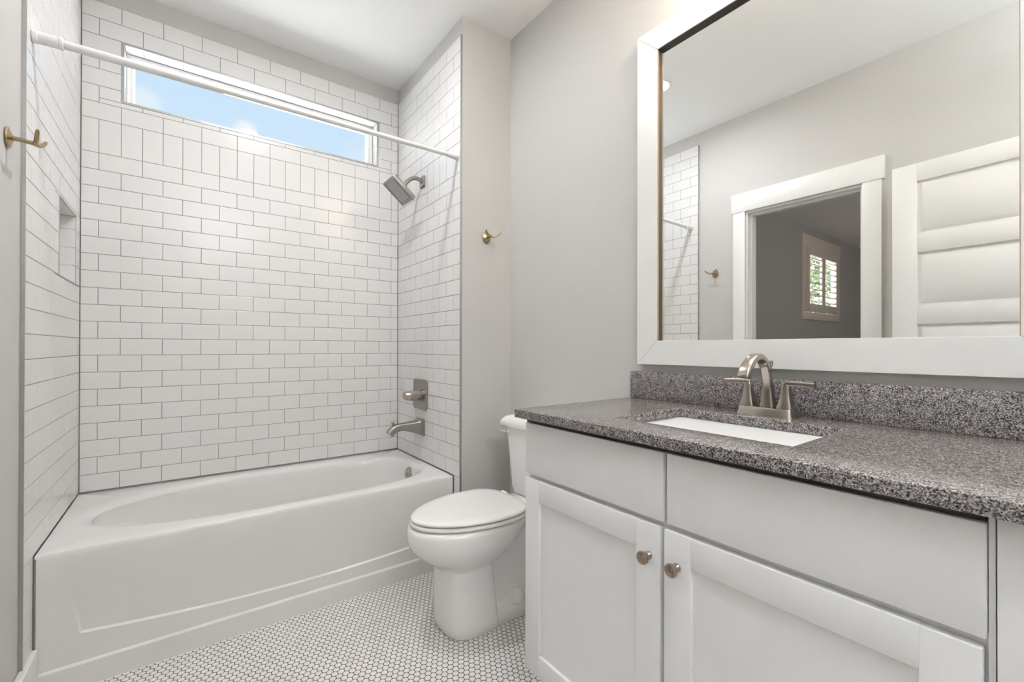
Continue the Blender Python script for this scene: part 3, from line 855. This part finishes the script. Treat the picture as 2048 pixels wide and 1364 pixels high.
# ---------------------------------------------------------------- faucet
FYc, FX = .588, 1.362
fau = empty('faucet', (FX, FYc, CT1), 'brushed nickel arched sink faucet with two lever handles on granite', 'faucet')
b = B()
def brect(w, d, z, r): return [(FX + u, FYc + v, z) for u, v in rrect(d, w, r, 4)]
loft(b, [brect(.154, .062, CT1 + .0003, .010), brect(.153, .061, CT1 + .003, .010), brect(.147, .054, CT1 + .012, .008), brect(.144, .050, CT1 + .022, .007), brect(.141, .047, CT1 + .025, .006)])
obj('base_plate', b, NICKEL, fau)
b = B()
zb = CT1 + .0245
path = [(1.372, zb, .040, .034), (1.372, zb + .004, .040, .034), (1.371, zb + .020, .034, .028), (1.369, zb + .045, .0285, .023), (1.366, 1.028, .027, .021), (1.361, 1.054, .0265, .021), (1.350, 1.079, .026, .021), (1.334, 1.096, .0255, .021),
        (1.313, 1.1045, .0255, .021), (1.290, 1.1045, .026, .0215), (1.268, 1.097, .027, .023), (1.250, 1.083, .0285, .025), (1.238, 1.068, .030, .028), (1.231, 1.054, .031, .030), (1.230, 1.049, .0305, .0295)]
rings = []
for i, (x, z, w, h) in enumerate(path):
    a = path[max(0, i - 1)]; c = path[min(len(path) - 1, i + 1)]
    tx, tz = c[0] - a[0], c[1] - a[1]; L = math.hypot(tx, tz); tx /= L; tz /= L
    if i in (0, 1): tx, tz = 0, 1
    if i >= len(path) - 2: tx, tz = -.25, -.97
    nx, nz = -tz, tx      # points outward (left of travel) - consistent along the arc
    rings.append([(x + nx * v, FYc + u, z + nz * v) for u, v in rrect(w, h, .0065 if 3 < i < 12 else .005, 4)])
loft(b, rings)
obj('spout', b, NICKEL, fau, smooth=40)
b = B(); tube(b, [(1.3905, FYc, zb - .003), (1.3905, FYc, 1.078)], .0026, 10); lathe(b, [(0, .0028), (.004, .0055), (.016, .0062), (.019, .004), (.019, .001)], (1.3905, FYc, 1.076), (0, 0, 1), 14)
obj('lift_rod', b, NICKEL, fau)
for s_ in (1, -1):
    hy = FYc + s_ * .0515
    b = B()
    def hr(w, d, z, dy=0, dx=0, r=.005): return [(FX + dx + u, hy + dy + v, z) for u, v in rrect(d, w, r, 4)]
    loft(b, [hr(.040, .040, zb), hr(.040, .040, zb + .004), hr(.034, .034, zb + .015), hr(.028, .028, zb + .030), hr(.0235, .0235, zb + .045), hr(.0215, .0215, 1.018, 0, 0, .004), hr(.021, .020, 1.026, s_ * .001), hr(.018, .017, 1.033, s_ * .004)])
    lev = []
    for (dy, z, w, h) in ((-.008, 1.026, .016, .016), (.004, 1.0285, .019, .017), (.014, 1.0305, .018, .0150), (.030, 1.0308, .0165, .0135), (.048, 1.0296, .0168, .0140), (.067, 1.0280, .0180, .0160), (.071, 1.0277, .0176, .0155)):
        lev.append([(FX + u, hy + s_ * dy, z + v) for u, v in rrect(w, h, .003, 3)])
    loft(b, lev)
    obj('handle', b, NICKEL, fau, smooth=40)

# ---------------------------------------------------------------- mirror
MX0, MX1 = 1.424, 1.4435          # frame front, glass face
MY0, MY1, MZ0, MZ1 = .0165, 1.0935, 1.067, 2.342
IY0, IY1, IZ0, IZ1 = .1065, 1.0025, 1.157, 2.252
mir = empty('wall_mirror', (XW, .555, MZ0), 'large white framed mirror on the wall above the vanity', 'mirror')
b = B()
def quadpoly(pts):
    r0 = [(XW - .0008, y, z) for y, z in pts]; r1 = [(MX0 + .0012, y, z) for y, z in pts]
    cy = sum(p[0] for p in pts) / 4; cz = sum(p[1] for p in pts) / 4
    loft(b, [r0, r1])
for pts, nm in ((((MY0, MZ0), (MY1, MZ0), (IY1, IZ0), (IY0, IZ0)), 'rail'), (((MY0, MZ1), (IY0, IZ1), (IY1, IZ1), (MY1, MZ1)), 'rail'),
                (((MY1, MZ0), (MY1, MZ1), (IY1, IZ1), (IY1, IZ0)), 'stile'), (((MY0, MZ0), (IY0, IZ0), (IY0, IZ1), (MY0, MZ1)), 'stile')):
    b = B()
    cy = sum(p[0] for p in pts) / 4; cz = sum(p[1] for p in pts) / 4
    s_ = .9993
    sp = [(cy + (y - cy) * s_, cz + (z - cz) * .9993) for y, z in pts]
    loft(b, [[(XW - .0008, y, z) for y, z in sp], [(MX0 + .001, y, z) for y, z in sp], [(MX0, y + (.001 if y < cy else -.001), z + (.001 if z < cz else -.001)) for y, z in sp]])
    obj('frame_' + nm, b, TRIM, mir, smooth=0)
b = B(); e_ = .0015
for (y0, y1) in ((IY0, IY0 + e_), (IY1 - e_, IY1)):
    bx(b, MX0 + .002, MX0 + .0095, y0, y1, IZ0, IZ1 - e_, mi=0); bx(b, MX0 + .0095, MX1, y0, y1, IZ0, IZ1 - e_, mi=1)
bx(b, MX0 + .002, MX1, IY0, IY1, IZ1 - e_, IZ1, mi=1)
obj('frame_liner', b, [LINER, LINERD], mir, smooth=0)
b = B(); bx(b, MX1, MX1 + .004, IY0 - .01, IY1 + .01, IZ0 - .01, IZ1 + .01)
obj('mirror_glass', b, MIRROR, mir, smooth=0)

# ---------------------------------------------------------------- lamps
def can_light(x, y, label):
    e = empty('recessed_light', (x, y, ZC), label, 'ceiling light', 'round recessed ceiling lights')
    b = B(); lathe(b, [(0, .085), (.004, .084), (.007, .078), (.007, .066), (.002, .060)], (x, y, ZC - .0002), (0, 0, -1), 40, cap1=False)
    obj('trim_ring', b, TRIM, e)
    b = B(); lathe(b, [(.0015, .0605), (.0030, .0600), (.0032, .001)], (x, y, ZC - .0002), (0, 0, -1), 40)
    obj('lens', b, MATS.get('lamp lens') or emat('lamp lens', (.985, .985, 1.0), CAN_STRENGTH), e)
can_light(.408, 1.735, 'glowing round recessed light in the ceiling near the tub')
fill_bowl_l = empty('bowl_pendant', (.35, -.80, ZC), 'open opal bowl light hanging under the ceiling behind the camera', 'ceiling light')
b = B(); lathe(b, [(0, .06), (.02, .06), (.025, .012), (.42, .012), (.425, .03)], (.35, -.80, ZC - .0003), (0, 0, -1), 32); obj('stem', b, NICKEL, fill_bowl_l)
b = B(); lathe(b, [(.36, .175), (.41, .150), (.445, .10), (.460, .05), (.462, .001)], (.35, -.80, ZC - .0003), (0, 0, -1), 40, cap0=False); obj('lamp_shade', b, emat('opal bowl', (.95, .985, 1.0), FILL_BOWL_STRENGTH), fill_bowl_l)
b = B(); lathe(b, [(.365, .165), (.370, .165), (.371, .02)], (.35, -.80, ZC - .0003), (0, 0, -1), 40, cap0=False, cap1=False); obj('bulb', b, emat('bowl bulbs', (.94, .98, 1.0), FILL_BOWL_UP), fill_bowl_l)
vl = empty('vanity_light', (XW, .56, 2.60), 'vanity light bar with three glowing shades above the mirror', 'wall light')
b = B(); bx(b, XW - .030, XW - .0008, .26, .86, 2.585, 2.665, .006); obj('back_plate', b, NICKEL, vl)
for y in (.34, .56, .78):
    b = B(); tube(b, bez((XW - .03, y, 2.625), (XW - .07, y, 2.625), (XW - .105, y, 2.635), (XW - .105, y, 2.600), 8), .007, 12); obj('arm', b, NICKEL, vl)
    b = B(); lathe(b, [(0, .022), (.01, .034), (.08, .046), (.12, .048)], (XW - .105, y, 2.605), (0, 0, -1), 28, cap0=False)
    obj('lamp_shade', b, MATS.get('warm lamp shade') or emat('warm lamp shade', (1.0, .84, .64), VANITY_STRENGTH), vl)
    b = B(); lathe(b, [(.0, .024), (.012, .024), (.012, .001)], (XW - .105, y, 2.588), (0, 0, -1), 24); obj('bulb', b, MATS.get('vanity bulb') or emat('vanity bulb', (.975, .972, 1.0), VANITY_UP), vl)  # upward disc added to brighten the ceiling

# ---------------------------------------------------------------- bedroom seen through the doorway
BY = 2.48; BX0 = -6.40; BYF = -2.6
b = B(); bx(b, BX0, -.5215, BYF, BY, -.10, 0.0)
struct('floor_bedroom', b, BEDFLOOR, 'brown wood floor of the bedroom beyond the doorway', 'floor', smooth=0)
b = B(); bx(b, BX0 - .1, -.5215, BYF - .1, BY + .1, ZC, ZC + .1)
struct('ceiling_bedroom', b, CEIL, 'ceiling of the bedroom beyond the doorway', 'ceiling', smooth=0)
GX0, GX1, GZ0, GZ1 = -5.16, -4.03, 1.64, 2.535     # clear window opening
b = B()
bx(b, BX0 - .1, GX0, BY, BY + .06, 0, ZC); bx(b, GX1, -.5215, BY, BY + .06, 0, ZC)
bx(b, GX0, GX1, BY, BY + .06, 0, GZ0); bx(b, GX0, GX1, BY, BY + .06, GZ1, ZC)
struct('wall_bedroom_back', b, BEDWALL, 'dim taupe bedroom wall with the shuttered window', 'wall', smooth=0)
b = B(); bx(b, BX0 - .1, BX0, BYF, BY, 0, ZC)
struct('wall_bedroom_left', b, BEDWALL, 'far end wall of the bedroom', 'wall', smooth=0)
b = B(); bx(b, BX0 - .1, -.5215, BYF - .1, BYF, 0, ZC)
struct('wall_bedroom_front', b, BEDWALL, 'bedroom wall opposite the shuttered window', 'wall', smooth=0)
w2 = empty('window_2', ((GX0 + GX1) / 2, BY, GZ0), 'shuttered bedroom window seen in the mirror through the doorway', 'window', None, 'structure')
b = B()
bx(b, GX0 - .14, GX0, BY - .022, BY - .0005, GZ0 - .09, GZ1, .003); bx(b, GX1, GX1 + .14, BY - .022, BY - .0005, GZ0 - .09, GZ1, .003)
bx(b, GX0 - .15, GX1 + .15, BY - .026, BY - .0005, GZ1, GZ1 + .17, .003); bx(b, GX0 - .15, GX1 + .15, BY - .026, BY - .0005, GZ0 - .11, GZ0 - .005, .003)
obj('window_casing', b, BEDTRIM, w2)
b = B(); bx(b, GX0 + .001, GX1 - .001, BY + .045, BY + .049, GZ0 + .001, GZ1 - .001); obj('window_pane', b, GLASS, w2, smooth=0)
gm = (GX0 + GX1) / 2
for (x0, x1) in ((GX0 + .002, gm - .002), (gm + .002, GX1 - .002)):
    sp = empty('shutter', ((x0 + x1) / 2, BY, GZ0), 'left louvred shutter of the bedroom window' if x0 > gm - .01 else 'right louvred shutter of the bedroom window', 'shutter', 'louvred window shutters')
    b = B(); y0, y1 = BY - .038, BY - .006; s_ = .06
    bx(b, x0, x0 + s_, y0, y1, GZ0 + .002, GZ1 - .002, .002); bx(b, x1 - s_, x1, y0, y1, GZ0 + .002, GZ1 - .002, .002)
    bx(b, x0 + s_, x1 - s_, y0, y1, GZ0 + .002, GZ0 + .115, .002); bx(b, x0 + s_, x1 - s_, y0, y1, GZ1 - .10, GZ1 - .002, .002)
    obj('shutter_frame', b, BEDTRIM, sp)
    nl = 8
    for i in range(nl):
        z = GZ0 + .115 + (GZ1 - .10 - GZ0 - .115) * (i + .5) / nl
        b = B(); xf = Matrix.Translation((0, BY - .020, z)) @ Matrix.Rotation(math.radians(21), 4, 'X')
        bx(b, x0 + s_ + .001, x1 - s_ - .001, -.034, .034, -.0045, .0045, .002, 2, xf=xf)
        obj('louver', b, BEDTRIM, sp)
e = empty('bedroom_light', (-3.4, -.4, ZC), 'flush round ceiling light in the bedroom', 'ceiling light')
b = B(); lathe(b, [(0, .17), (.03, .17), (.07, .14), (.09, .06), (.092, .001)], (-3.4, -.4, ZC - .0003), (0, 0, -1), 32)
obj('lamp_shade', b, emat('bedroom lamp shade', (1, .94, .86), BEDROOM_FILL), e)

# ---------------------------------------------------------------- outdoors behind the bedroom window
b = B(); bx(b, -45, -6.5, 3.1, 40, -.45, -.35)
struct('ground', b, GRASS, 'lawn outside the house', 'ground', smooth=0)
def tree(x, y, z0, h, r, n, label):
    e = empty('tree', (x, y, z0), label, 'tree', 'trees outside the bedroom window')
    b = B(); tube(b, [(x, y, z0), (x + .1, y, z0 + h * .5), (x, y, z0 + h * .75)], [.16, .12, .06], 12); obj('trunk', b, BARK, e)
    b = B()
    for i in range(n):
        u = random.random(); th = random.random() * 2 * PI; ph = math.acos(2 * random.random() - 1); rr_ = r * (u ** .4)
        c = Vector((x + rr_ * math.sin(ph) * math.cos(th), y + rr_ * math.sin(ph) * math.sin(th), z0 + h * .62 + rr_ * 1.1 * math.cos(ph)))
        a1 = Vector((random.uniform(-1, 1), random.uniform(-1, 1), random.uniform(-1, 1))).normalized(); a2 = a1.cross(Vector((.3, .5, .8))).normalized()
        s_ = random.uniform(.06, .13)
        vv = [b.verts.new(c + a1 * s_ * p + a2 * s_ * .55 * q_) for p, q_ in ((-1, 0), (0, -1), (1, 0), (0, 1))]
        b.faces.new(vv)
    obj('foliage', b, LEAF, e, smooth=0)
tree(-11.9, 5.5, -.35, 5.4, 1.25, 2400, 'leafy green tree outside the shuttered bedroom window')
